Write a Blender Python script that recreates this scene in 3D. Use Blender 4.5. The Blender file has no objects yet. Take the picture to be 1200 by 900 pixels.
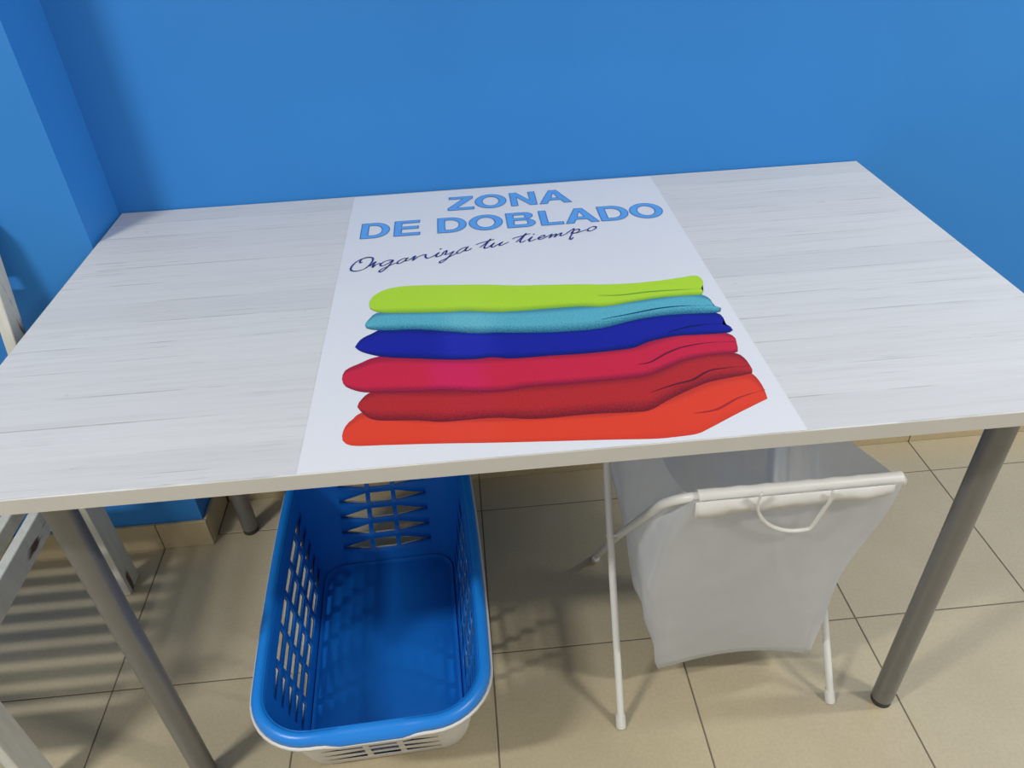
import bpy, bmesh, math, random
from mathutils import Vector, Matrix

random.seed(4)
scene = bpy.context.scene
C = scene.collection

# ------------------------------------------------------------------ camera
CAM = Vector((0.61969, -1.35019, 1.27091))
RT = Vector((0.99563037, -0.08413986, -0.04050493))
UP = Vector((0.08254805, 0.59022792, 0.80300487))
FW = Vector((0.04365758, 0.80283964, -0.59459442))
FPX = 888.674
cd = bpy.data.cameras.new('camera')
cd.sensor_width = 36.0
cd.lens = FPX / 1200.0 * 36.0
cd.clip_start = 0.02
cam = bpy.data.objects.new('camera', cd)
C.objects.link(cam)
cam.matrix_world = Matrix(((RT.x, UP.x, -FW.x, CAM.x), (RT.y, UP.y, -FW.y, CAM.y),
                           (RT.z, UP.z, -FW.z, CAM.z), (0, 0, 0, 1)))
scene.camera = cam

# ------------------------------------------------------------------ world, exposure
w = bpy.data.worlds.new('room_ambient')
scene.world = w
w.use_nodes = True
w.node_tree.nodes['Background'].inputs[0].default_value = (1.0, 0.985, 0.95, 1)
w.node_tree.nodes['Background'].inputs[1].default_value = 0.48
vs = scene.view_settings
vs.view_transform = 'Standard'
vs.look = 'None'
vs.gamma = 1.0
vs.use_curve_mapping = False
vs.exposure = 0.34

# ceiling tube lamps of the room: (x, y, length, turn, watts); housings are built further down
LAMPS = [(-1.05, -1.70, 0.54, 0.0, 44.0),
         (2.90, -0.72, 0.9, 0.0, 24.0),
         (2.50, -1.70, 0.6, 0.0, 34.0)]
LAMP_Z = 2.60
for lx, ly, ln, rz, pw in LAMPS:
    ld = bpy.data.lights.new('tube_light', 'AREA')
    ld.shape = 'RECTANGLE'
    ld.size = ln
    ld.size_y = 0.12
    ld.energy = pw
    ld.color = (1.0, 0.985, 0.95)
    lo = bpy.data.objects.new('tube_light', ld)
    lo.location = (lx, ly, LAMP_Z - 0.003)
    lo.rotation_euler = (0, 0, math.radians(rz))
    C.objects.link(lo)


# ------------------------------------------------------------------ helpers
def ray(u, v):
    return RT * ((u - 600) / FPX) + UP * (-(v - 450) / FPX) + FW


def on_z(u, v, z):
    d = ray(u, v)
    return CAM + d * ((z - CAM.z) / d.z)


def on_plane(u, v, p0, n):
    d = ray(u, v)
    return CAM + d * ((p0 - CAM).dot(n) / d.dot(n))


def tag(o, label, cat, group=None):
    o['label'] = label
    o['category'] = cat
    if group:
        o['group'] = group
    return o


def link(o, parent=None):
    C.objects.link(o)
    if parent is not None:
        o.parent = parent
        o.matrix_parent_inverse = parent_world(parent).inverted()
    return o


def parent_world(p):
    m = p.matrix_basis.copy()
    if p.parent:
        m = parent_world(p.parent) @ p.matrix_parent_inverse @ m
    return m


def empty(name, loc):
    o = bpy.data.objects.new(name, None)
    o.empty_display_size = 0.05
    o.location = loc
    return link(o)


def obj_bm(name, bm, mat, parent=None, smooth=False, autos=None):
    me = bpy.data.meshes.new(name)
    bmesh.ops.recalc_face_normals(bm, faces=bm.faces[:]) if autos != 'keep' else None
    bm.to_mesh(me)
    bm.free()
    if smooth:
        for p in me.polygons:
            p.use_smooth = True
        if autos and autos != 'keep':
            me.set_sharp_from_angle(angle=math.radians(autos))
    if mat:
        me.materials.append(mat)
    return link(bpy.data.objects.new(name, me), parent)


def add_box(bm, a, b, bev=0.0, seg=1):
    r = bmesh.ops.create_cube(bm, size=1.0)
    vsx = r['verts']
    for v in vsx:
        v.co = Vector([(a[i] + b[i]) / 2 + v.co[i] * (b[i] - a[i]) for i in range(3)])
    if bev:
        es = list({e for v in vsx for e in v.link_edges})
        bmesh.ops.bevel(bm, geom=es, offset=bev, segments=seg, affect='EDGES', profile=0.6)


def box(name, a, b, mat, parent=None, bev=0.0, seg=1):
    bm = bmesh.new()
    add_box(bm, a, b, bev, seg)
    return obj_bm(name, bm, mat, parent)


def catmull(pts, n=6, closed=False):
    P = [Vector(p) for p in pts]
    out = []
    N = len(P)
    rng = range(N) if closed else range(N - 1)
    for i in rng:
        if closed:
            a, b, c, d = P[(i - 1) % N], P[i], P[(i + 1) % N], P[(i + 2) % N]
        else:
            a, b, c, d = P[max(i - 1, 0)], P[i], P[i + 1], P[min(i + 2, N - 1)]
        for k in range(n):
            t = k / n
            out.append(0.5 * ((2 * b) + (c - a) * t + (2 * a - 5 * b + 4 * c - d) * t * t
                              + (3 * b - a - 3 * c + d) * t ** 3))
    if not closed:
        out.append(P[-1])
    return out


def add_tube(bm, pts, r, seg=14, caps=True, flat=1.0):
    pts = [Vector(p) for p in pts]
    rad = r if callable(r) else (lambda t: r)
    rings = []
    nrm = None
    L = len(pts)
    for i, p in enumerate(pts):
        t = (pts[min(i + 1, L - 1)] - pts[max(i - 1, 0)]).normalized()
        if nrm is None:
            nrm = t.orthogonal().normalized()
        nrm = (nrm - t * nrm.dot(t)).normalized()
        bn = t.cross(nrm)
        rr = rad(i / (L - 1))
        rings.append([bm.verts.new(p + nrm * rr * math.cos(2 * math.pi * k / seg)
                                   + bn * rr * flat * math.sin(2 * math.pi * k / seg)) for k in range(seg)])
    for a, b in zip(rings, rings[1:]):
        for k in range(seg):
            bm.faces.new((a[k], a[(k + 1) % seg], b[(k + 1) % seg], b[k]))
    if caps:
        bm.faces.new(rings[0][::-1])
        bm.faces.new(rings[-1])


def tube(name, pts, r, mat, parent=None, seg=14):
    bm = bmesh.new()
    add_tube(bm, pts, r, seg)
    return obj_bm(name, bm, mat, parent, True, 50)


def ribbon(bm, pts, width, z, closed=False):
    """flat printed line in the table plane; width may be a function of 0..1"""
    P = [Vector((p[0], p[1])) for p in pts]
    n = len(P)
    L, R = [], []
    for i, p in enumerate(P):
        a = P[(i - 1) % n] if closed else P[max(i - 1, 0)]
        b = P[(i + 1) % n] if closed else P[min(i + 1, n - 1)]
        d1 = (p - a)
        d2 = (b - p)
        d1 = d1.normalized() if d1.length > 1e-9 else d2.normalized()
        d2 = d2.normalized() if d2.length > 1e-9 else d1
        t = (d1 + d2)
        t = t.normalized() if t.length > 1e-6 else d1
        nn = Vector((-t.y, t.x))
        m = 1.0 / max(0.45, abs(nn.dot(Vector((-d1.y, d1.x)))))
        ww = (width(i / max(n - 1, 1)) if callable(width) else width) * 0.5 * m
        L.append(bm.verts.new((p.x + nn.x * ww, p.y + nn.y * ww, z)))
        R.append(bm.verts.new((p.x - nn.x * ww, p.y - nn.y * ww, z)))
    for i in range(n if closed else n - 1):
        j = (i + 1) % n
        bm.faces.new((L[i], R[i], R[j], L[j]))


# ------------------------------------------------------------------ materials
class NT:
    def __init__(self, name):
        self.m = bpy.data.materials.new(name)
        self.m.use_nodes = True
        self.t = self.m.node_tree
        self.b = self.t.nodes['Principled BSDF']
        self.out = self.t.nodes['Material Output']

    def n(self, kind, **kw):
        nd = self.t.nodes.new(kind)
        for k, v in kw.items():
            if k in nd.inputs:
                nd.inputs[k].default_value = v
            else:
                setattr(nd, k, v)
        return nd

    def l(self, a, b):
        self.t.links.new(a, b)

    def noise(self, scale, detail=4, rough=0.5, vec=None, stretch=None, coord='Object'):
        nz = self.n('ShaderNodeTexNoise')
        nz.inputs['Scale'].default_value = scale
        nz.inputs['Detail'].default_value = detail
        nz.inputs['Roughness'].default_value = rough
        if vec is None:
            tc = self.n('ShaderNodeTexCoord')
            vec = tc.outputs[coord]
        if stretch:
            mp = self.n('ShaderNodeMapping')
            mp.inputs['Scale'].default_value = stretch
            self.l(vec, mp.inputs['Vector'])
            vec = mp.outputs[0]
        self.l(vec, nz.inputs['Vector'])
        return nz.outputs['Fac']

    def ramp(self, fac, stops, interp='LINEAR'):
        r = self.n('ShaderNodeValToRGB')
        r.color_ramp.interpolation = interp
        e = r.color_ramp.elements
        while len(e) < len(stops):
            e.new(0.5)
        for el, (p, c) in zip(e, stops):
            el.position = p
            el.color = (*c, 1) if len(c) == 3 else c
        self.l(fac, r.inputs['Fac'])
        return r.outputs['Color']

    def mix(self, fac, a, b, blend='MIX'):
        m = self.n('ShaderNodeMix', data_type='RGBA', blend_type=blend)
        for s, v in ((m.inputs[0], fac), (m.inputs[6], a), (m.inputs[7], b)):
            if isinstance(v, (int, float)):
                s.default_value = v
            elif isinstance(v, tuple):
                s.default_value = (*v, 1) if len(v) == 3 else v
            else:
                self.l(v, s)
        return m.outputs[2]

    def math(self, op, a, b=0.0, clamp=False):
        m = self.n('ShaderNodeMath', operation=op, use_clamp=clamp)
        for s, v in zip(m.inputs, (a, b)):
            if isinstance(v, (int, float)):
                s.default_value = v
            else:
                self.l(v, s)
        return m.outputs[0]

    def base(self, c):
        if isinstance(c, tuple):
            self.b.inputs['Base Color'].default_value = (*c, 1)
        else:
            self.l(c, self.b.inputs['Base Color'])

    def set(self, rough=0.5, metal=0.0, spec=0.5):
        self.b.inputs['Roughness'].default_value = rough
        self.b.inputs['Metallic'].default_value = metal
        self.b.inputs['Specular IOR Level'].default_value = spec
        return self

    def bump(self, h, strength=0.1, dist=0.002):
        bp = self.n('ShaderNodeBump')
        bp.inputs['Strength'].default_value = strength
        bp.inputs['Distance'].default_value = dist
        self.l(h, bp.inputs['Height'])
        self.l(bp.outputs[0], self.b.inputs['Normal'])


def plain(name, col, rough=0.5, metal=0.0, spec=0.5, var=0.06, scale=30):
    m = NT(name).set(rough, metal, spec)
    d = tuple(c * (1 - var) for c in col)
    e = tuple(min(1, c * (1 + var)) for c in col)
    m.base(m.ramp(m.noise(scale), [(0.3, d), (0.7, e)]))
    return m.m


def srgb(r, g, b):
    f = lambda c: (c / 12.92 if c <= 0.04045 else ((c + 0.055) / 1.055) ** 2.4)
    return tuple(f(x / 255) for x in (r, g, b))


def wall_mat():
    m = NT('blue_wall_paint').set(0.55, 0, 0.3)
    m.base(m.ramp(m.noise(3.0, 3), [(0.3, (0.028, 0.202, 0.560)), (0.7, (0.031, 0.214, 0.585))]))
    m.bump(m.noise(260, 3), 0.12, 0.001)
    return m.m


def tile_mat(name, c1, c2, rough=0.32):
    m = NT(name).set(rough, 0, 0.42)
    oi = m.n('ShaderNodeObjectInfo')
    v = m.math('MULTIPLY', oi.outputs['Random'], 0.25)
    nz = m.noise(7, 5, 0.6)
    f = m.math('ADD', m.math('MULTIPLY', nz, 0.8), v)
    col = m.ramp(f, [(0.3, c1), (0.75, c2)])
    fine = m.ramp(m.noise(180, 2), [(0.35, (0.93, 0.93, 0.92)), (0.65, (1, 1, 1))])
    m.base(m.mix(1.0, col, fine, 'MULTIPLY'))
    m.bump(m.noise(25, 3), 0.03, 0.001)
    return m.m


def table_mat():
    """white-washed laminate: printed rows along the table with grey grain"""
    m = NT('white_washed_laminate').set(0.38, 0, 0.4)
    tc = m.n('ShaderNodeTexCoord')
    v = tc.outputs['Object']
    br = m.n('ShaderNodeTexBrick')
    br.offset = 0.37
    br.squash = 1.0
    for k, val in (('Scale', 1.0), ('Mortar Size', 0.0011), ('Mortar Smooth', 0.2), ('Bias', 0.0),
                   ('Brick Width', 40.0), ('Row Height', 0.0575)):
        br.inputs[k].default_value = val
    br.inputs['Color1'].default_value = (0.0, 0.0, 0.0, 1)
    br.inputs['Color2'].default_value = (1, 1, 1, 1)
    br.inputs['Mortar'].default_value = (0.5, 0.5, 0.5, 1)
    m.l(v, br.inputs['Vector'])
    base = m.mix(br.outputs['Color'], (0.585, 0.578, 0.560), (0.630, 0.622, 0.602))
    # broad grain
    g = m.noise(1.0, 6, 0.65, v, (5, 130, 1))
    base = m.mix(m.ramp(g, [(0.46, (0, 0, 0)), (0.80, (0.42, 0.42, 0.42))]), base, (0.43, 0.42, 0.40))
    # short dark grain streaks
    s = m.noise(1.0, 4, 0.6, v, (9, 260, 1))
    patch = m.noise(1.0, 2, 0.5, v, (4, 14, 1))
    k = m.math('MULTIPLY', m.ramp(s, [(0.58, (0, 0, 0)), (0.70, (1, 1, 1))]),
               m.ramp(patch, [(0.50, (0, 0, 0)), (0.66, (1, 1, 1))]))
    base = m.mix(m.math('MULTIPLY', k, 0.55), base, (0.27, 0.25, 0.23))
    # small knots
    kn = m.ramp(m.noise(1.0, 3, 0.6, v, (22, 60, 1)), [(0.70, (0, 0, 0)), (0.78, (0.5, 0.5, 0.5))])
    base = m.mix(kn, base, (0.30, 0.27, 0.24))
    # joints between printed rows, broken up
    j = m.math('MULTIPLY', br.outputs['Fac'],
               m.ramp(m.noise(1.0, 3, 0.6, v, (8, 24, 1)), [(0.46, (0, 0, 0)), (0.64, (1, 1, 1))]))
    base = m.mix(m.math('MULTIPLY', j, 0.60), base, (0.26, 0.25, 0.235))
    m.base(base)
    m.bump(g, 0.03, 0.0006)
    return m.m


def distressed(name='distressed_white_wood', long_axis=(26, 26, 4)):
    m = NT(name).set(0.65, 0, 0.25)
    tc = m.n('ShaderNodeTexCoord')
    v = tc.outputs['Object']
    paint = m.ramp(m.noise(1, 5, 0.6, v, (60, 60, 8)), [(0.3, (0.50, 0.50, 0.45)), (0.7, (0.62, 0.62, 0.57))])
    wear = m.ramp(m.noise(1, 4, 0.55, v, long_axis), [(0.60, (0, 0, 0)), (0.65, (1, 1, 1))])
    wood = m.ramp(m.noise(1, 3, 0.5, v, (90, 90, 12)), [(0.3, (0.055, 0.035, 0.03)), (0.7, (0.16, 0.10, 0.08))])
    m.base(m.mix(wear, paint, wood))
    m.bump(m.noise(1, 4, 0.5, v, (80, 80, 8)), 0.15, 0.002)
    return m.m


def plastic(name, col, rough=0.38, trans=0.0):
    m = NT(name).set(rough, 0, 0.45)
    d = tuple(c * 0.94 for c in col)
    m.base(m.ramp(m.noise(14, 3), [(0.3, d), (0.7, col)]))
    m.bump(m.noise(300, 2), 0.05, 0.0006)
    if trans:
        m.b.inputs['Subsurface Weight'].default_value = trans
        m.b.inputs['Subsurface Radius'].default_value = (0.01, 0.01, 0.012)
    return m.m


def nylon(name, col, transp=0.10, transl=0.45):
    m = NT(name)
    nt = m.t
    nt.nodes.remove(m.b)
    c = m.ramp(m.noise(18, 4), [(0.3, tuple(x * 0.95 for x in col)), (0.7, col)])
    weave = m.noise(900, 1)
    bp = m.n('ShaderNodeBump')
    bp.inputs['Strength'].default_value = 0.08
    bp.inputs['Distance'].default_value = 0.0005
    m.l(weave, bp.inputs['Height'])
    df = m.n('ShaderNodeBsdfDiffuse')
    tl = m.n('ShaderNodeBsdfTranslucent')
    tp = m.n('ShaderNodeBsdfTransparent')
    gl = m.n('ShaderNodeBsdfGlossy', Roughness=0.4)
    for s in (df, tl):
        m.l(c, s.inputs['Color'])
    m.l(bp.outputs[0], df.inputs['Normal'])
    a = m.n('ShaderNodeMixShader')
    a.inputs[0].default_value = transl
    m.l(df.outputs[0], a.inputs[1])
    m.l(tl.outputs[0], a.inputs[2])
    b = m.n('ShaderNodeMixShader')
    b.inputs[0].default_value = 0.04
    m.l(a.outputs[0], b.inputs[1])
    m.l(gl.outputs[0], b.inputs[2])
    d = m.n('ShaderNodeMixShader')
    d.inputs[0].default_value = transp
    m.l(b.outputs[0], d.inputs[1])
    m.l(tp.outputs[0], d.inputs[2])
    m.l(d.outputs[0], m.out.inputs['Surface'])
    return m.m


M = {}
M['wall'] = wall_mat()
M['tile'] = tile_mat('beige_floor_tile', (0.415, 0.352, 0.232), (0.470, 0.405, 0.275))
M['skirt'] = tile_mat('beige_skirting_tile', (0.450, 0.365, 0.220), (0.520, 0.425, 0.265), 0.35)
M['grout'] = plain('dark_grout', (0.150, 0.130, 0.105), 0.9, 0, 0.1)
M['ceiling'] = plain('white_ceiling_paint', (0.75, 0.75, 0.73), 0.9, 0, 0.1, 0.02)
M['lam'] = table_mat()
M['edge'] = plain('pale_edge_band', (0.515, 0.500, 0.455), 0.5, 0, 0.3, 0.03, 12)
M['leg'] = plain('grey_leg_metal', (0.200, 0.200, 0.195), 0.36, 0.55, 0.5, 0.03, 60)
M['rubber'] = plain('dark_rubber', (0.045, 0.045, 0.045), 0.6, 0, 0.3)
M['poster'] = plain('white_poster_vinyl', (0.690, 0.690, 0.702), 0.33, 0, 0.4, 0.01, 5)
M['blue_in'] = plastic('blue_plastic', (0.006, 0.165, 0.62), 0.36)
M['blue_rim_lit'] = plastic('blue_plastic_lit_rim', (0.009, 0.205, 0.68), 0.33)  # basket blue made brighter: light falling on the rim is painted into the colour
M['white_pl'] = plastic('white_plastic', (0.62, 0.61, 0.58), 0.4)
M['bag'] = nylon('white_nylon', (0.83, 0.84, 0.84), 0.10, 0.50)
M['hem'] = nylon('white_hem_fabric', (0.82, 0.81, 0.78), 0.0, 0.25)
M['frame'] = plain('white_painted_tube', (0.66, 0.66, 0.63), 0.35, 0, 0.5, 0.02)
M['cap'] = plastic('white_foot_plastic', (0.66, 0.66, 0.63), 0.5)
M['wood'] = distressed()
M['wood_h'] = distressed('distressed_white_wood_rail', (26, 5, 26))
M['wood_x'] = distressed('distressed_white_wood_slat', (5, 26, 26))
M['title'] = plain('title_blue_ink', (0.115, 0.345, 0.730), 0.35, 0, 0.4, 0.03)
M['title_edge'] = plain('title_outline_ink', (0.035, 0.140, 0.400), 0.35, 0, 0.4, 0.03)
M['script'] = plain('navy_script_ink', (0.014, 0.020, 0.190), 0.35, 0, 0.4, 0.03)
M['lampbody'] = plain('white_lamp_metal', (0.8, 0.8, 0.8), 0.4, 0, 0.5, 0.01)


def emit(name, col, s):
    m = NT(name)
    m.b.inputs['Emission Color'].default_value = (*col, 1)
    m.b.inputs['Emission Strength'].default_value = s
    m.base((0.8, 0.8, 0.8))
    return m.m


M['lampglow'] = emit('lamp_diffuser', (1, 0.985, 0.95), 3.0)

# ------------------------------------------------------------------ room shell
TW, TD, TH = 1.3669, 0.7491, 0.73


def struct(o):
    o['kind'] = 'structure'
    return o


COLX, COLY = -0.0064, -0.1345
struct(box('wall_back', (COLX - 0.05, 0.0, 0.0), (4.2, 0.12, 2.7), M['wall']))
struct(box('wall_left', (-2.6, COLY, 0.0), (COLX, 0.0, 2.7), M['wall']))
struct(box('ceiling', (-2.6, -4.2, 2.7), (4.2, 0.12, 2.8), M['ceiling']))
floor = struct(box('floor', (-2.6, -4.2, -0.05), (4.2, 0.12, -0.0012), M['grout']))

TX0, TPX = 0.602, 0.355
TY0, TPY = -0.113, 0.3765
GAP = 0.0028


def tile_mesh(wx, wy):
    bm = bmesh.new()
    add_box(bm, (0, 0, -0.009), (wx, wy, 0), 0.0006)
    me = bpy.data.meshes.new('floor_tile')
    bm.to_mesh(me)
    bm.free()
    me.materials.append(M['tile'])
    return me


full = tile_mesh(TPX - GAP, TPY - GAP)
cut = tile_mesh(TPX - GAP, -TY0 - GAP)
for i in range(-8, 10):
    x0 = TX0 + i * TPX
    for j in range(0, 10):
        y0 = TY0 - (j + 1) * TPY if j < 9 else TY0
        me = full if j < 9 else cut
        if j == 9 and x0 < COLX - 0.2:
            continue
        if j == 9 and x0 < COLX:
            me = tile_mesh(x0 + TPX - GAP - 0.004, -TY0 - GAP)
            o = bpy.data.objects.new('floor_tile', me)
            o.location = (0.004, y0 + GAP / 2, 0)
        else:
            o = bpy.data.objects.new('floor_tile', me)
            o.location = (x0 + GAP / 2, y0 + GAP / 2, 0)
        link(o, floor)

SKH = 0.074
sk = struct(box('baseboard_back', (COLX + 0.002, -0.004, 0.0), (4.2, 0.0, SKH - 0.003), M['grout']))
edges = [COLX + 0.012] + [TX0 + k * TPX for k in range(-1, 10)]
for a, b in zip(edges, edges[1:]):
    box('skirting_tile', (a + 0.001, -0.0095, 0.0005), (b - 0.001, -0.002, SKH), M['skirt'], sk, 0.0008)
sl = struct(box('baseboard_left', (-2.3, COLY - 0.004, 0.0), (COLX, COLY, SKH - 0.003), M['grout']))
edges = [TX0 + k * TPX for k in range(-8, -1)] + [COLX + 0.0085]
for a, b in zip(edges, edges[1:]):
    box('skirting_tile', (a + 0.001, COLY - 0.0085, 0.0005), (b - 0.001, COLY - 0.001, SKH), M['skirt'], sl, 0.0008)
box('skirting_tile', (COLX + 0.001, COLY + 0.0005, 0.0005), (COLX + 0.0085, -0.0105, SKH), M['skirt'], sl, 0.0008)

# ceiling lamps (housing carries the tube lights set at the top)
for (lx, ly, ln, rz, pw), lab in zip(LAMPS, ('white ceiling tube lamp in front of the blue pilaster',
                                            'white ceiling tube lamp right of the folding table',
                                            'white ceiling tube lamp in front of the table on the right')):
    e = empty('ceiling_lamp', (lx, ly, 2.7))
    e.rotation_euler = (0, 0, math.radians(rz))
    tag(e, lab, 'lamp', 'ceiling tube lamps')
    for nm, a, b, mt in (('housing', (-ln / 2 - 0.03, -0.09, -0.085), (ln / 2 + 0.03, 0.09, 0), M['lampbody']),
                         ('diffuser', (-ln / 2, -0.06, -0.098), (ln / 2, 0.06, -0.086), M['lampglow'])):
        bm = bmesh.new()
        add_box(bm, a, b, 0.004)
        o = obj_bm(nm, bm, mt)
        o.parent = e

# ------------------------------------------------------------------ folding table
table = tag(empty('folding_table', (TW / 2, -TD / 2, 0)),
            'large white-washed wooden table on four round grey metal legs', 'table')
TB = TH - 0.0205
box('tabletop', (0.0008, -TD + 0.0008, TB), (TW - 0.0008, -0.0028, TH), M['lam'], table, 0.0006)
bm = bmesh.new()
add_box(bm, (0, -TD, TB + 0.0003), (TW, -TD + 0.0009, TH - 0.0006))
add_box(bm, (0, -0.0029, TB + 0.0003), (TW, -0.002, TH - 0.0006))
add_box(bm, (0, -TD + 0.0009, TB + 0.0003), (0.0009, -0.0029, TH - 0.0006))
add_box(bm, (TW - 0.0009, -TD + 0.0009, TB + 0.0003), (TW, -0.0029, TH - 0.0006))
obj_bm('edge_band', bm, M['edge'], table)
for x, y in ((0.1120, -0.6710), (1.2809, -0.6580), (0.0761, -0.1088), (1.2809, -0.1088)):
    lg = tube('leg', [(x, y, 0.012), (x, y, 0.3), (x, y, TB - 0.004)], 0.0175, M['leg'], table, 28)
    tube('foot_cap', [(x, y, 0.0), (x, y, 0.0135)], 0.0169, M['rubber'], lg, 28)
    bm = bmesh.new()
    add_tube(bm, [(x, y, TB - 0.005), (x, y, TB)], 0.045, 28)
    obj_bm('mounting_plate', bm, M['leg'], lg, True, 40)

# ------------------------------------------------------------------ poster
PX0, PX1, PY0, PY1 = 0.421, 0.970, -0.7478, -0.0085
PZ = TH + 0.0006
poster = tag(box('printed_poster', (PX0, PY0, TH), (PX1, PY1, PZ), M['poster']),
             'white printed poster with stacked colourful towels lying across the table', 'poster')
HZ = PZ + 0.0007


def arc(cx, cy, rx, ry, a0, a1, n):
    return [(cx + rx * math.cos(math.radians(a0 + (a1 - a0) * k / n)),
             cy + ry * math.sin(math.radians(a0 + (a1 - a0) * k / n))) for k in range(n + 1)]


def glyph(ch, x0, x1, y0, y1):
    """loops of a bold grotesque capital in the box"""
    W_, H_ = x1 - x0, y1 - y0
    s = 0.0118
    t = 0.0098
    q = lambda *pp: [(x0 + a, y0 + b) for a, b in pp]
    if ch == 'O':
        e = 0.0012
        cx, cy = (x0 + x1) / 2, (y0 + y1) / 2
        return [arc(cx, cy, W_ / 2, H_ / 2 + e, 0, 352, 44), arc(cx, cy, W_ / 2 - s * 1.05, H_ / 2 + e - t * 1.05, 0, 352, 44)]
    if ch == 'D':
        r = W_ * 0.55
        out = [(x0, y0), (x1 - r, y0)] + arc(x1 - r, (y0 + y1) / 2, r, H_ / 2, -88, 88, 22) + [(x1 - r, y1), (x0, y1)]
        r2 = r - s
        inn = [(x0 + s, y0 + t), (x1 - r, y0 + t)] + arc(x1 - r, (y0 + y1) / 2, r2, H_ / 2 - t, -88, 88, 22) \
            + [(x1 - r, y1 - t), (x0 + s, y1 - t)]
        return [out, inn]
    if ch == 'E':
        m = H_ / 2 + 0.001
        return [q((0, 0), (W_, 0), (W_, t), (s, t), (s, m - t / 2), (W_ * 0.94, m - t / 2), (W_ * 0.94, m + t / 2),
                  (s, m + t / 2), (s, H_ - t), (W_ * 0.98, H_ - t), (W_ * 0.98, H_), (0, H_))]
    if ch == 'L':
        return [q((0, 0), (W_, 0), (W_, t), (s, t), (s, H_), (0, H_))]
    if ch == 'Z':
        return [q((0, 0), (W_, 0), (W_, t), (s * 1.35, t), (W_ - 0.001, H_ - t * 0.95), (W_ - 0.001, H_), (W_ * 0.06, H_),
                  (W_ * 0.06, H_ - t), (W_ - s * 1.55, H_ - t), (0, t * 0.95))]
    if ch == 'N':
        k = s * 0.95
        return [q((0, 0), (k, 0), (k, H_ * 0.66), (W_ - k * 1.05, 0), (W_, 0), (W_, H_), (W_ - k, H_), (W_ - k, H_ * 0.36),
                  (k * 1.05, H_), (0, H_))]
    if ch == 'A':
        ap = s * 0.56
        c = W_ / 2
        sl_ = (c - ap) / H_
        out = q((0, 0), (s * 1.1, 0), (s * 1.1 + sl_ * H_ * 0.235, H_ * 0.235), (W_ - s * 1.1 - sl_ * H_ * 0.235, H_ * 0.235),
                (W_ - s * 1.1, 0), (W_, 0), (c + ap, H_), (c - ap, H_))
        b = H_ * 0.235 + t
        inn = q((s * 1.1 + sl_ * b, b), (W_ - s * 1.1 - sl_ * b, b), (c, H_ * 0.80))
        return [out, inn]
    if ch == 'B':
        r1, r2 = H_ * 0.25, H_ * 0.272
        my = H_ * 0.535
        xa = x1 - 0.002
        out = [(x0, y0), (x1 - r2, y0)] + arc(x1 - r2, y0 + my / 2, r2, my / 2, -86, 80, 14) \
            + arc(xa - r1, y0 + (my + H_) / 2, r1, (H_ - my) / 2, -80, 86, 14) + [(x0, y1)]
        h1 = [(x0 + s, y0 + t)] + arc(x1 - r2, y0 + (my + t * .55) / 2, r2 - s, (my - t * 1.5) / 2, -88, 88, 10) + [(x0 + s, y0 + my - t * 0.45)]
        h2 = [(x0 + s, y0 + my + t * 0.5)] + arc(xa - r1 - 0.001, y0 + (my + H_ - t * .45) / 2, r1 - s, (H_ - my - t * 1.5) / 2, -88, 88, 10) + [(x0 + s, y1 - t)]
        return [out, h1, h2]


def fill_loops(name, loops, z, mat, parent):
    cu = bpy.data.curves.new(name, 'CURVE')
    cu.dimensions = '2D'
    cu.fill_mode = 'BOTH'
    for lp in loops:
        sp = cu.splines.new('POLY')
        sp.points.add(len(lp) - 1)
        for pt, (x, y) in zip(sp.points, lp):
            pt.co = (x, y, 0, 1)
        sp.use_cyclic_u = True
    tmp = bpy.data.objects.new(name, cu)
    me = bpy.data.meshes.new_from_object(tmp)
    bpy.data.objects.remove(tmp)
    bpy.data.curves.remove(cu)
    for v in me.vertices:
        v.co.z = z
    me.materials.clear()
    me.materials.append(mat)
    me.name = name
    return link(bpy.data.objects.new(name, me), parent)


ROW1 = [('Z', .5915, .637), ('O', .640, .695), ('N', .703, .748), ('A', .753, .809)]
ROW2 = [('D', .445, .492), ('E', .5005, .543), ('D', .573, .621), ('O', .626, .682), ('B', .6895, .7365), ('L', .746, .783),
        ('A', .787, .8425), ('D', .847, .896), ('O', .900, .955)]
for row, ya, yb in ((ROW1, -.0995, -.0420), (ROW2, -.1875, -.1295)):
    for ch, xa, xb in row:
        loops = glyph(ch, xa, xb, ya, yb)
        lo = fill_loops('title_letter', loops, HZ, M['title'], poster)
        bm = bmesh.new()
        for lp in loops:
            ribbon(bm, lp, 0.0013, HZ + 0.00008, True)
        obj_bm('letter_outline', bm, M['title_edge'], lo)

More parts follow.
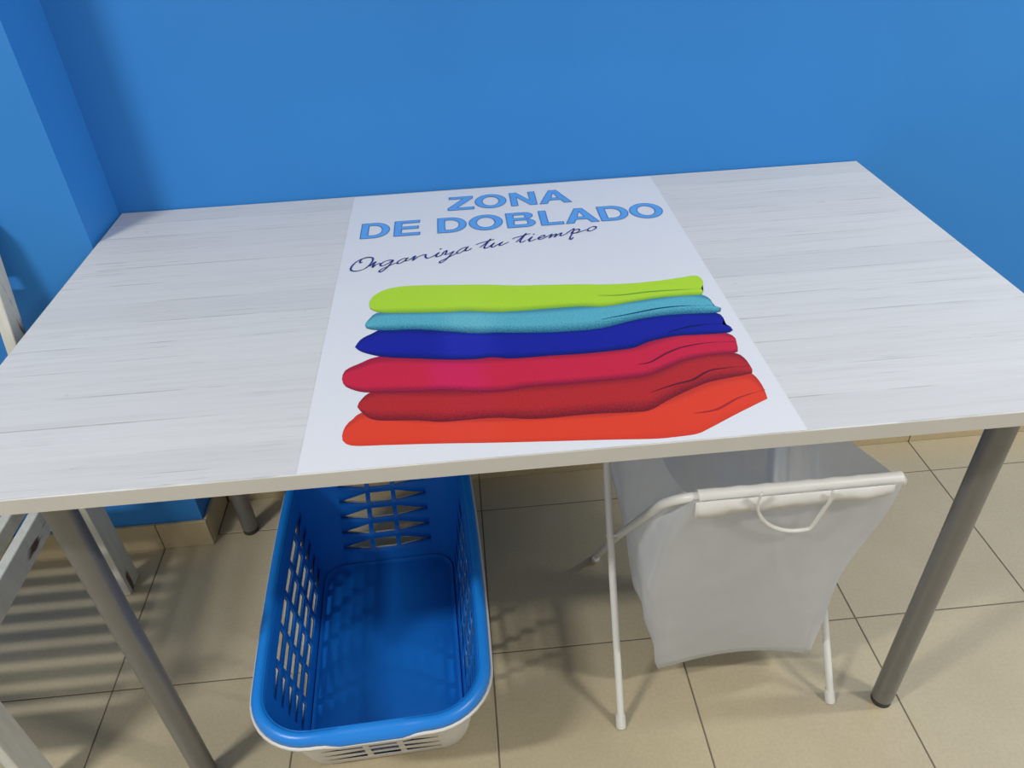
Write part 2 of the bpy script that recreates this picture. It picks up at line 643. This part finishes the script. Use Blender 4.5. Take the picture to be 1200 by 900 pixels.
# handwritten line, traced on the table plane
S1 = lambda pts: [on_z(405 + x / 8.0, 275 + y / 8.0, TH).to_2d() for x, y in pts]
S2 = lambda pts: [on_z(550 + x / 7.5, 255 + y / 7.5, TH).to_2d() for x, y in pts]
strokes = [
    S1([(160, 266), (136, 268), (150, 240), (200, 222), (250, 222), (256, 245), (230, 285), (180, 325), (115, 347), (62, 346),
        (50, 322), (80, 280), (130, 245), (190, 222), (235, 219)]),
    S1([(226, 304), (262, 272), (282, 262), (262, 290), (254, 314), (282, 290), (318, 276), (330, 282)]),
    S1([(452, 247), (405, 246), (352, 266), (326, 292), (348, 300), (395, 278), (446, 248), (418, 284), (375, 326), (332, 356),
        (316, 348), (345, 326), (405, 300), (470, 272)]),
    S1([(578, 228), (540, 232), (496, 256), (484, 274), (510, 275), (555, 250), (586, 224), (562, 246), (572, 252), (606, 238), (640, 214)]),
    S1([(636, 214), (654, 208), (630, 248), (680, 214), (728, 197), (754, 195), (748, 212), (764, 228), (796, 220), (834, 202)]),
    S1([(834, 202), (874, 176), (850, 204), (858, 214), (884, 206), (912, 188)]),
    S1([(908, 188), (926, 166), (948, 156), (944, 176), (934, 192), (968, 186), (1012, 164), (990, 190), (945, 236), (900, 268),
        (882, 268), (892, 254), (950, 226), (1036, 184)]),
    S1([(1140, 124), (1100, 132), (1056, 160), (1042, 178), (1066, 180), (1112, 154), (1150, 120), (1126, 146), (1130, 158),
        (1154, 152), (1182, 134)]),
    S2([(92, 268), (140, 236), (186, 196), (156, 232), (132, 266), (146, 276), (180, 258)]),
    S2([(60, 246), (84, 234), (150, 216), (220, 197)]),
    S2([(180, 258), (218, 230), (194, 258), (208, 266), (244, 246), (290, 222), (266, 244), (280, 250), (346, 220)]),
    S2([(410, 222), (452, 188), (498, 146), (470, 182), (446, 214), (460, 224), (494, 206)]),
    S2([(380, 196), (406, 182), (470, 166), (536, 146)]),
    S2([(512, 204), (552, 176), (528, 206), (540, 214), (586, 194)]),
    S2([(610, 186), (650, 176), (664, 164), (640, 164), (608, 184), (614, 197), (650, 190), (690, 168)]),
    S2([(690, 170), (726, 152), (704, 184), (746, 156), (766, 152), (748, 178), (790, 148), (814, 142), (800, 158), (810, 166), (852, 148)]),
    S2([(852, 148), (884, 124), (920, 104), (904, 146), (884, 188), (896, 198), (914, 180)]),
    S2([(892, 146), (924, 118), (962, 108), (966, 122), (936, 140), (912, 144), (960, 136), (1030, 112)]),
    S2([(1090, 84), (1054, 98), (1040, 118), (1064, 124), (1104, 106), (1114, 88), (1090, 84)]),
]
for dotp in (S1([(884, 146), (892, 140), (898, 142)]), S2([(560, 156), (566, 152), (572, 153)])):
    strokes.append(dotp)
for i, st in enumerate(strokes):
    p3 = catmull([(p.x, p.y, 0) for p in st], 7)
    bm = bmesh.new()

    def wid(t, p3=p3):
        k = min(int(t * (len(p3) - 1)), len(p3) - 2)
        d = (p3[k + 1] - p3[k])
        ang = math.atan2(d.y, d.x)
        return 0.0014 + 0.0017 * abs(math.sin(ang - math.radians(35)))
    ribbon(bm, p3, wid, HZ + 0.0001 + 0.00001 * i)
    obj_bm('script_stroke', bm, M['script'], poster)

# printed towels, traced on the table plane: upper and lower outline of each, left tip to right tip
A5 = lambda pts: [(395 + x / 4.285, 320 + y / 4.285) for x, y in pts]
A6 = lambda pts: [(645 + x / 4.092, 310 + y / 4.092) for x, y in pts]
BOT = {
    'green': A5([(162, 165), (172, 186), (230, 203), (400, 203), (550, 200), (650, 194), (780, 199), (900, 195)]) +
    A6([(60, 209), (160, 204), (260, 205), (400, 181), (520, 163), (640, 153), (722, 148), (733, 130), (722, 118)]),
    'cyan': A5([(140, 262), (152, 282), (230, 291), (400, 286), (560, 296), (700, 306), (800, 302), (900, 303)]) +
    A6([(0, 328), (150, 319), (260, 305), (400, 270), (520, 250), (640, 240), (760, 236), (812, 230), (820, 213), (800, 204)]),
    'blue': A5([(90, 375), (130, 401), (240, 425), (400, 432), (560, 438), (700, 435), (780, 426), (880, 432)]) +
    A6([(0, 440), (150, 431), (300, 416), (400, 402), (480, 371), (600, 346), (700, 340), (860, 328), (868, 305), (845, 290)]),
    'magenta': A5([(25, 535), (40, 570), (100, 595), (170, 603), (400, 600), (540, 593), (700, 600), (850, 595), (950, 576)]) +
    A6([(0, 582), (200, 565), (400, 546), (480, 531), (580, 490), (650, 461), (780, 436), (890, 425), (898, 398), (892, 378)]),
    'crimson': A5([(102, 675), (135, 712), (200, 742), (400, 742), (520, 750), (650, 740), (800, 729), (960, 735)]) +
    A6([(0, 738), (200, 719), (400, 710), (480, 700), (560, 655), (650, 611), (760, 566), (880, 541), (968, 522), (968, 505)]),
    'orange': A5([(25, 820), (30, 846), (80, 870), (250, 866), (500, 859), (800, 854)]) +
    A6([(0, 850), (300, 842), (500, 838), (600, 829), (700, 815), (760, 789), (900, 715), (1041, 645)]),
}
TOP = {
    'green': A5([(162, 165), (166, 140), (200, 106), (270, 79), (380, 66), (600, 62), (750, 61), (900, 65)]) +
    A6([(0, 100), (150, 97), (260, 98), (400, 92), (520, 80), (620, 66), (692, 55), (722, 68), (733, 92), (722, 118)]),
    'cyan': A5([(140, 262), (165, 230), (215, 200), (400, 194), (650, 185), (900, 186)]) +
    A6([(160, 195), (400, 172), (640, 140), (735, 150), (776, 180), (772, 196), (800, 204)]),
    'blue': A5([(90, 375), (120, 335), (180, 305), (250, 282), (560, 285), (800, 290)]) +
    A6([(150, 305), (400, 255), (640, 228), (795, 234), (832, 266), (818, 286), (845, 290)]),
    'magenta': A5([(25, 535), (40, 493), (110, 458), (240, 418), (560, 428), (800, 418)]) +
    A6([(150, 420), (400, 388), (600, 330), (800, 325), (855, 334), (885, 352), (892, 378)]),
    'crimson': A5([(102, 675), (120, 640), (190, 595), (400, 590), (700, 590), (950, 565)]) +
    A6([(200, 552), (480, 515), (650, 446), (800, 422), (890, 427), (935, 455), (968, 505)]),
    'orange': A5([(25, 820), (40, 775), (80, 735), (150, 700), (400, 732), (700, 730)]) +
    A6([(0, 725), (400, 695), (560, 640), (760, 550), (900, 520), (965, 523), (1015, 580), (1041, 645)]),
}
CRE = {
    'green': A6([(225, 150), (330, 150), (480, 133), (620, 124), (724, 119)]),
    'cyan': A6([(245, 266), (400, 236), (520, 213), (640, 201), (770, 199)]),
    'blue': A6([(560, 330), (640, 306), (720, 292), (818, 287)]),
    'magenta': A6([(420, 482), (480, 470), (560, 426), (640, 397), (760, 377), (888, 372)]),
    'crimson': A6([(480, 616), (600, 576), (680, 556), (760, 512), (860, 496), (958, 489)]),
    'orange': A6([(690, 716), (800, 696), (900, 642), (1030, 601)]),
}
INK = {'green': ((0.420, 0.660, 0.010), (0.16, 0.33, 0.01), 0.10), 'cyan': ((0.115, 0.445, 0.520), (0.005, 0.060, 0.130), 0.55),
       'blue': ((0.012, 0.010, 0.285), (0.003, 0.004, 0.07), 0.15), 'magenta': ((0.570, 0.014, 0.036), (0.14, 0.004, 0.02), 0.20),
       'crimson': ((0.460, 0.020, 0.010), (0.11, 0.005, 0.006), 0.40), 'orange': ((0.700, 0.048, 0.009), (0.36, 0.02, 0.010), 0.10)}
BAND = {'green': (0.44, 0.67, 0.015), 'cyan': (0.17, 0.52, 0.58), 'blue': (0.020, 0.019, 0.36), 'magenta': (0.61, 0.013, 0.085),
        'crimson': (0.48, 0.02, 0.018), 'orange': (0.70, 0.055, 0.016)}


def towel_ink(k):
    col, dark, nub = INK[k]
    m = NT(k + '_towel_ink').set(0.35, 0, 0.4)
    uv = m.n('ShaderNodeUVMap')
    sp = m.n('ShaderNodeSeparateXYZ')
    m.l(uv.outputs[0], sp.inputs[0])
    u, v = sp.outputs[0], sp.outputs[1]
    nz = m.noise(420, 3, 0.7)
    sh = m.math('ADD', v, m.math('MULTIPLY', m.math('SUBTRACT', nz, 0.5), 0.55 if nub > 0.3 else 0.25))
    c = m.mix(m.ramp(u, [(0.21, (0, 0, 0)), (0.26, (0.8, 0.8, 0.8)), (0.33, (0.8, 0.8, 0.8)), (0.39, (0, 0, 0))]), col, BAND[k])
    c = m.mix(m.math('MULTIPLY', m.ramp(nz, [(0.40, (0, 0, 0)), (0.62, (1, 1, 1))]), nub), c,
              tuple(a * 0.45 + b * 0.55 for a, b in zip(col, dark)))
    lowest = 0.25 if k == 'orange' else 1.0
    c = m.mix(m.ramp(sh, [(0.66 if nub > 0.3 else 0.80, (0, 0, 0)), (1.0, (lowest * 0.9,) * 3)]), c, dark)
    if k != 'green':
        c = m.mix(m.ramp(sh, [(0.10, (0.5, 0.5, 0.5)), (0.22, (0, 0, 0))]), c, dark)
    m.base(c)
    return m.m


def resample(pts, n):
    P = catmull([(a, b, 0) for a, b in pts], 5)
    L = [0]
    for a, b in zip(P, P[1:]):
        L.append(L[-1] + (b - a).length)
    out = []
    k = 0
    for i in range(n):
        s = L[-1] * i / (n - 1)
        while k < len(P) - 2 and L[k + 1] < s:
            k += 1
        t = (s - L[k]) / max(L[k + 1] - L[k], 1e-9)
        out.append(P[k].lerp(P[k + 1], t))
    return out


for li, k in enumerate(('orange', 'crimson', 'magenta', 'blue', 'cyan', 'green')):
    zz = PZ + 0.00005 + 0.00008 * li
    N = 90
    t_, b_ = resample(TOP[k], N), resample(BOT[k], N)
    bm = bmesh.new()
    uvl = bm.loops.layers.uv.new('UVMap')
    R_ = 6
    rows = []
    for i in range(N):
        col = []
        for r in range(R_ + 1):
            q = t_[i].lerp(b_[i], r / R_)
            pt = on_z(q.x, q.y, TH)
            col.append(bm.verts.new((pt.x, pt.y, zz)))
        rows.append(col)
    for i in range(N - 1):
        for r in range(R_):
            try:
                f = bm.faces.new((rows[i][r], rows[i][r + 1], rows[i + 1][r + 1], rows[i + 1][r]))
            except ValueError:
                continue
            for lp, (a, b) in zip(f.loops, ((i, r), (i, r + 1), (i + 1, r + 1), (i + 1, r))):
                lp[uvl].uv = (a / (N - 1), b / R_)
    ink = towel_ink(k)
    tp = obj_bm('towel_picture', bm, ink, poster, False, 'keep')
    tp['label'] = 'printed picture of a folded %s towel' % {'green': 'lime green', 'cyan': 'turquoise', 'blue': 'dark blue',
                                                           'magenta': 'raspberry red', 'crimson': 'crimson', 'orange': 'orange red'}[k]
    bm = bmesh.new()
    cp = catmull([tuple(on_z(a, b, TH).to_2d()) + (0,) for a, b in CRE[k]], 6)
    ribbon(bm, cp, lambda t: 0.0004 + 0.0030 * math.sin(math.pi * min(1, t * 1.1 + 0.03)) ** 0.8 if t < 0.93 else 0.0008, zz + 0.00004)
    obj_bm('fold_line', bm, plain(k + '_fold_ink', INK[k][1], 0.35, 0, 0.4), tp)

# ------------------------------------------------------------------ laundry basket
BZ = 0.25
basket = tag(empty('laundry_basket', (0.405, -0.455, 0)), 'blue plastic laundry basket with slotted sides and white outer shell', 'basket')
YAW = math.radians(2.2)


def bsec(v, side, s, off=0.0):
    """point of the basket wall; side 0 front 1 right 2 back 3 left, s in -1..1 straight part, |s|>1 corner arc"""
    vv = min(max(v, 0), 1)
    wv = 0.1350 + 0.0220 * vv ** 0.9 + off
    lv = 0.2100 + 0.0740 * vv ** 0.9 + off
    r = 0.040 + 0.030 * vv + off
    cx = 0.405 + 0.010 * vv
    cy = -0.4520 - 0.014 * vv
    bulge_x = 0.008 * vv
    hx, hy = wv - r, lv - r
    if side in (0, 2):
        sg = -1 if side == 0 else 1
        if abs(s) <= 1:
            p = Vector((hx * s * (-sg), sg * lv))
        else:
            a = (abs(s) - 1) * math.pi / 2
            q = 1 if s > 0 else -1
            p = Vector(((hx + r * math.sin(a)) * q * (-sg), sg * (hy + r * math.cos(a))))
    else:
        sg = 1 if side == 1 else -1
        p = Vector((sg * wv, hy * s * sg))
    p.x += bulge_x * (1 - (p.y / lv) ** 2) * (1 if p.x > 0 else -1) * min(1, abs(p.x) / max(hx, 1e-6))
    c_, s_ = math.cos(YAW), math.sin(YAW)
    return Vector((cx + p.x * c_ - p.y * s_ * -1 * -1, cy + p.x * s_ + p.y * c_, BZ * v))


SIDE_COLS = []
for k in range(6):
    a = -0.98 + k * 0.3305
    SIDE_COLS.append((a, a + 0.280))
END_COLS = [(-0.99, -0.30), (-0.20, 0.28), (0.38, 0.99)]
ROWS = [(0.150 + 0.146 * k, 0.150 + 0.146 * k + 0.094) for k in range(5)]


def columns():
    cols = []      # (side, s, slot index or None for the strip up to the next column, n)
    for side in range(4):
        cc = END_COLS if side in (0, 2) else SIDE_COLS
        br = [(-1.0, None)]
        for i, (a, b) in enumerate(cc):
            br.append((a, (i, len(cc))))
            br.append((b, None))
        cols += [(side, s, sl_) for s, sl_ in br]
        cols.append((side, 1.0, None))
        if True:
            # corner after this side: drawn with the end sides' arc
            es = side if side in (0, 2) else (2 if side == 1 else 0)
            for k in range(1, 8):
                t = k / 8
                cols.append((es, (1 + t) if side in (0, 2) else -(2 - t), None))
    return cols


def shell(name, mat, off, thick, vtop, parent, bottom_z, frontslots=None):
    cols = columns()
    vsx = [0.02, 0.10]
    for a, b in ROWS:
        vsx += [a, b]
    vsx += [0.85, 0.93, vtop]
    bm = bmesh.new()
    grid = [[bm.verts.new(bsec(v, sd, s, off)) for v in vsx] for sd, s, _ in cols]
    n = len(cols)
    for i in range(n):
        j = (i + 1) % n
        for k in range(len(vsx) - 1):
            q = (grid[i][k], grid[j][k], grid[j][k + 1], grid[i][k + 1])
            sl_ = cols[i][2]
            if sl_ and any(abs(vsx[k] - a) < 1e-6 for a, b in ROWS):
                ix, cnt = sl_
                if ix == 0:          # pointed end: keep a filler triangle
                    md_ = bm.verts.new(q[0].co.lerp(q[3].co, 0.42))
                    bm.faces.new((q[0], q[1], md_))
                    bm.faces.new((md_, q[2], q[3]))
                elif ix == cnt - 1:
                    md_ = bm.verts.new(q[1].co.lerp(q[2].co, 0.42))
                    bm.faces.new((q[0], q[1], md_))
                    bm.faces.new((q[3], md_, q[2]))
                continue
            bm.faces.new(q)
    # floor of the shell: inset rings with a rounded edge
    prev = [c[0] for c in grid]
    ctr = Vector((0.405, -0.452, 0))
    for sc, dz in ((0.985, -0.0015), (0.965, -0.003), (0.93, -0.003), (0.92, -0.002), (0.60, -0.002), (0.3, -0.002)):
        ring = []
        for c in grid:
            co = c[0].co
            ring.append(bm.verts.new((ctr.x + (co.x - ctr.x) * sc, ctr.y + (co.y - ctr.y) * sc, bottom_z + 0.004 + dz)))
        for i in range(n):
            j = (i + 1) % n
            bm.faces.new((prev[i], ring[i], ring[j], prev[j]))
        prev = ring
    bm.faces.new(prev)
    o = obj_bm(name, bm, mat, parent, True, 40)
    md = o.modifiers.new('thickness', 'SOLIDIFY')
    md.thickness = thick
    md.offset = 1
    return o


inner = shell('inner_basket', M['blue_in'], 0.0, 0.0018, 1.0, basket, 0.008)
outer = shell('outer_shell', M['white_pl'], 0.0045, 0.0016, 0.985, basket, 0.0)


def rim(name, mat, prof, drop):
    bm = bmesh.new()
    ring = []
    cols = []
    for side in range(4):
        es = side if side in (0, 2) else None
        for k in range(16):
            cols.append((side, -1 + 2 * k / 16))
        for k in range(10):
            t = k / 10
            es = side if side in (0, 2) else (2 if side == 1 else 0)
            cols.append((es, (1 + t) if side in (0, 2) else -(2 - t)))
    for sd, s in cols:
        h = 0.0
        if sd in (0, 2) and abs(s) < 0.85:
            tt = max(0.0, min(1.0, (0.85 - abs(s)) / 0.35))
            h = tt * tt * (3 - 2 * tt)
        rr = []
        for i, (o_, z_) in enumerate(prof):
            wgt = max(0.0, (i - 2) / (len(prof) - 3))
            p = bsec(1.0, sd, s, o_ + drop[0] * h * wgt)
            p.z = BZ + z_ - drop[1] * h * wgt
            rr.append(bm.verts.new(p))
        ring.append(rr)
    n = len(ring)
    for i in range(n):
        a, b = ring[i], ring[(i + 1) % n]
        for k in range(len(prof) - 1):
            bm.faces.new((a[k], b[k], b[k + 1], a[k + 1]))
    o = obj_bm(name, bm, mat, basket, True, 60)
    md = o.modifiers.new('thickness', 'SOLIDIFY')
    md.thickness = 0.0018
    md.offset = -1
    return o


rim('rim', M['blue_rim_lit'], [(-0.0005, -0.012), (0.0, -0.004), (0.002, 0.001), (0.006, 0.0030), (0.011, 0.0020), (0.0155, -0.001),
                           (0.0178, -0.006), (0.0184, -0.012)], (0.003, 0.009))
rim('outer_rim', M['white_pl'], [(0.008, -0.012), (0.010, -0.012), (0.014, -0.0125), (0.0190, -0.0125), (0.0212, -0.0135),
                                 (0.0216, -0.0175)], (0.000, 0.007))

# ------------------------------------------------------------------ laundry hamper
hamper = tag(empty('laundry_hamper', (1.0, -0.48, 0)), 'white fabric laundry hamper hanging on a crossed white tube frame', 'hamper')
RT_ = 0.0062


def bent(a_foot, a_mid, a_top, b_top, b_mid, b_foot, r=0.034):
    """U-shaped tube: leg, rounded bend, top bar, rounded bend, leg"""
    P = [Vector(x) for x in (a_foot, a_mid, a_top, b_top, b_mid, b_foot)]
    out = [P[0], P[0].lerp(P[1], .5), P[1]]
    for q, prv, nxt in ((P[2], P[1], P[3]), (P[3], P[2], P[4])):
        d1 = (prv - q).normalized()
        d2 = (nxt - q).normalized()
        a, b = q + d1 * r * 1.7, q + d2 * r * 1.7
        for k in range(11):
            t = k / 10
            out.append(a * (1 - t) ** 2 + q * 2 * t * (1 - t) + b * t * t)
    out += [P[4], P[4].lerp(P[5], .5), P[5]]
    return out


BARY, BARZ = -0.712, 0.607
f2 = tube('frame_tube', bent((0.836, -0.285, 0.006), (0.832, -0.500, 0.312), (0.838, BARY, BARZ), (1.150, BARY + 0.004, BARZ - 0.004),
                             (1.142, -0.500, 0.312), (1.142, -0.285, 0.006)), RT_, M['frame'], hamper)
f1 = tube('frame_tube', bent((0.817, -0.659, 0.006), (0.8165, -0.500, 0.312), (0.818, -0.350, 0.612), (1.160, -0.350, 0.612),
                             (1.168, -0.500, 0.312), (1.192, -0.652, 0.006)), RT_, M['frame'], hamper)
for par, (x, y), d in ((f2, (0.836, -0.285), (-0.004, -0.215, 0.306)), (f2, (1.142, -0.285), (0, -0.215, 0.306)),
                       (f1, (0.817, -0.659), (0, 0.159, 0.306)), (f1, (1.192, -0.652), (-0.024, 0.152, 0.306))):
    dd = Vector(d).normalized()
    b = Vector((x, y, 0.0))
    bm = bmesh.new()
    add_tube(bm, [b, b + dd * 0.02, b + dd * 0.026], lambda t: 0.0086 if t < 0.7 else 0.0070, 16)
    obj_bm('foot_cap', bm, M['cap'], par, True, 40)
for x0, x1 in ((0.810, 0.840), (1.136, 1.174)):
    tube('pivot_pin', [(x0, -0.500, 0.312), (x1, -0.500, 0.312)], 0.0035, M['cap'], hamper, 10)

# fabric bag: four panels lofted from the bars to the bottom
NB, NR = 14, 22
FRX0, FRX1 = 0.850, 1.138


def bag_pt(side, s, t):
    """side 0 front 1 right 2 back 3 left, s 0..1, t 0 top .. 1 bottom"""
    def corner(c, t):
        x0 = 0.843 + (0.888 - 0.843) * max(0.0, (t - 0.45) / 0.55)
        x1 = 1.136 + (1.160 - 1.136) * t - 0.020 * math.sin(math.pi * t)
        yf = BARY - 0.008 + 0.112 * t ** 0.9
        yb = -0.352 - 0.075 * t
        zf = BARZ - (BARZ - 0.083) * t
        zb = 0.608 - (0.608 - 0.083) * t
        k = max(0.0, 1 - t / 0.22)
        return [Vector((x0 + 0.024 * k * k, yf, zf)), Vector((x1 - 0.012 * k * k, yf, zf)), Vector((x1 + 0.004, yb, zb)), Vector((x0 - 0.012 + 0.010 * t, yb, zb))][c]
    a, b = corner(side, t), corner((side + 1) % 4, t)
    p = a.lerp(b, s)
    m = math.sin(math.pi * s)
    if side == 0:
        p.z += 0.028 * m * t ** 4
        p.y += 0.004 * math.sin(9 * s + 5 * t) * t * (1 - t) + 0.012 * m * math.sin(math.pi * t) * -0.6
    elif side == 2:
        p.z += 0.02 * m * t ** 4
        p.y += 0.007 * math.sin(17 * s + 3 * t) * (0.3 + math.sin(math.pi * t)) + 0.006 * math.sin(29 * s) * (1 - t)
    else:
        sg = 1 if side == 1 else -1
        tri = 1 - abs(2 * s - 1)
        p.x -= sg * 0.006 * tri * (0.35 + 0.65 * math.sin(math.pi * min(1, t + 0.15)))
        p.z -= 0.045 * m * (1 - t) ** 2
        p.x += 0.003 * math.sin(13 * s + 11 * t)
    return p


bm = bmesh.new()
cols = [(sd, k / NB) for sd in range(4) for k in range(NB)]
G = [[bm.verts.new(bag_pt(sd, s, r / NR)) for r in range(NR + 1)] for sd, s in cols]
n = len(G)
for i in range(n):
    j = (i + 1) % n
    for r in range(NR):
        bm.faces.new((G[i][r], G[i][r + 1], G[j][r + 1], G[j][r]))
prev = [g[-1] for g in G]
cen = sum((v.co for v in prev), Vector()) / n
for sc in (0.7, 0.35):
    ring = [bm.verts.new(cen + (g[-1].co - cen) * sc + Vector((0, 0, -0.006 * (1 - sc)))) for g in G]
    for i in range(n):
        bm.faces.new((prev[i], ring[i], ring[(i + 1) % n], prev[(i + 1) % n]))
    prev = ring
bm.faces.new(prev)
bag = obj_bm('fabric_bag', bm, M['bag'], hamper, True)

# hem sleeve around the front bar, with a loose flap under it, and the same on the rear bar
for y0, z0, xa, xb in ((BARY, BARZ, 0.872, 1.128), (-0.350, 0.612, 0.862, 1.12)):
    bm = bmesh.new()
    pts = [(xa + (xb - xa) * k / 24, y0 + 0.003 * k / 24, z0 - 0.003 * k / 24) for k in range(25)]
    add_tube(bm, pts, lambda t: 0.0080 + 0.0003 * math.sin(40 * t) + 0.0003 * math.sin(97 * t), 14, False)
    sv = obj_bm('hem_sleeve', bm, M['hem'], bag, True)
    if y0 == BARY:
        bm = bmesh.new()
        pr = None
        for k in range(41):
            t = k / 40
            x = xa - 0.004 + (xb - xa) * t * 0.965
            drop = 0.027 - 0.009 * t + 0.0016 * math.sin(17 * t) + 0.001 * math.sin(61 * t)
            a = bm.verts.new((x, y0 - 0.0088, z0 - 0.002))
            b = bm.verts.new((x, y0 - 0.0105 - 0.0012 * math.sin(31 * t), z0 - drop * 0.6))
            c = bm.verts.new((x, y0 - 0.0110 - 0.0012 * math.sin(23 * t), z0 - drop))
            if pr:
                bm.faces.new((pr[0], pr[1], b, a))
                bm.faces.new((pr[1], pr[2], c, b))
            pr = (a, b, c)
        o = obj_bm('hem_flap', bm, M['hem'], bag, True)
        md = o.modifiers.new('thickness', 'SOLIDIFY')
        md.thickness = 0.0006

pn = Vector((0, -(BARZ - 0.083), -0.112)).normalized()
p0 = Vector((1.0, BARY - 0.016, BARZ))
lp = [on_plane(u, v, p0, pn) for u, v in ((893, 578), (888, 592), (892, 606), (905, 617), (925, 622), (946, 620), (953, 615), (962, 602), (973, 586), (977, 576))]
bm = bmesh.new()
add_tube(bm, catmull(lp, 6), 0.0026, 10, True, 0.6)
obj_bm('strap_loop', bm, M['hem'], bag, True)
# strap of the rear bar hanging inside the bag
lp = [(0.985, -0.372, 0.60), (0.972, -0.378, 0.52), (0.985, -0.388, 0.45), (1.012, -0.392, 0.425), (1.035, -0.388, 0.46), (1.038, -0.378, 0.54), (1.03, -0.372, 0.60)]
bm = bmesh.new()
add_tube(bm, catmull(lp, 6), 0.0026, 10, True, 0.6)
obj_bm('strap_loop', bm, M['hem'], bag, True)

# ------------------------------------------------------------------ slatted bench
bench = tag(empty('slatted_bench', (-0.65, -0.45, 0)), 'worn white wooden slatted bench in front of the blue pilaster', 'bench')
BX1, BTH, BLEN = -0.144, 0.0195, 1.0


def post(x1):
    prof = [(-.265, 0), (-.211, 0), (-.214, .42), (-.2245, .455), (-.1415, .795), (-.1775, .795), (-.268, .43)]
    bm = bmesh.new()
    a = [bm.verts.new((x1 - BTH, y, z)) for y, z in prof]
    b = [bm.verts.new((x1, y, z)) for y, z in prof]
    bm.faces.new(a[::-1])
    bm.faces.new(b)
    for i in range(len(prof)):
        j = (i + 1) % len(prof)
        bm.faces.new((a[i], a[j], b[j], b[i]))
    bmesh.ops.bevel(bm, geom=bm.edges[:], offset=0.0012, segments=1, affect='EDGES')
    return obj_bm('back_leg', bm, M['wood'], bench)


for x1 in (BX1, BX1 - BLEN):
    post(x1)
    box('front_leg', (x1 - BTH, -.690, 0), (x1, -.643, .470), M['wood'], bench, 0.0012)
    box('side_rail', (x1 - BTH + 0.001, -.643, .309), (x1 - 0.0005, -.265, .360), M['wood_h'], bench, 0.0012)
    xi = x1 - 0.046 if x1 == BX1 else x1 + 0.046
    box('seat_bearer', (xi - 0.018, -.74, .330), (xi + 0.000, -.215, .360), M['wood_h'], bench, 0.0012)
    box('arm_rest', (x1 - BTH - 0.004, -.70, .470), (x1 + 0.003, -.262, .492), M['wood_h'], bench, 0.0015)
for y0 in (-.70, -.285):
    box('cross_rail', (BX1 - BLEN, y0, .290), (BX1 - BTH, y0 + 0.02, .330), M['wood_x'], bench, 0.001)
for k in range(11):
    y0 = -.750 + k * 0.0402
    box('seat_slat', (BX1 - BLEN + 0.028, y0, .360), (BX1 - 0.064 - 0.012, y0 + 0.023, .376), M['wood_x'], bench, 0.0015)
for k, z0 in enumerate((.665, .745)):
    yc = -.268 + (z0 + 0.025 - .43) * 0.248
    bm = bmesh.new()
    add_box(bm, (BX1 - BLEN, -0.008, -0.026), (BX1 - BTH - 0.001, 0.008, 0.026), 0.0015)
    for v in bm.verts:
        y, z = v.co.y, v.co.z
        v.co.y = yc + 0.012 + y + z * 0.248
        v.co.z = z0 + 0.025 + z - y * 0.248
    obj_bm('back_slat', bm, M['wood_x'], bench)
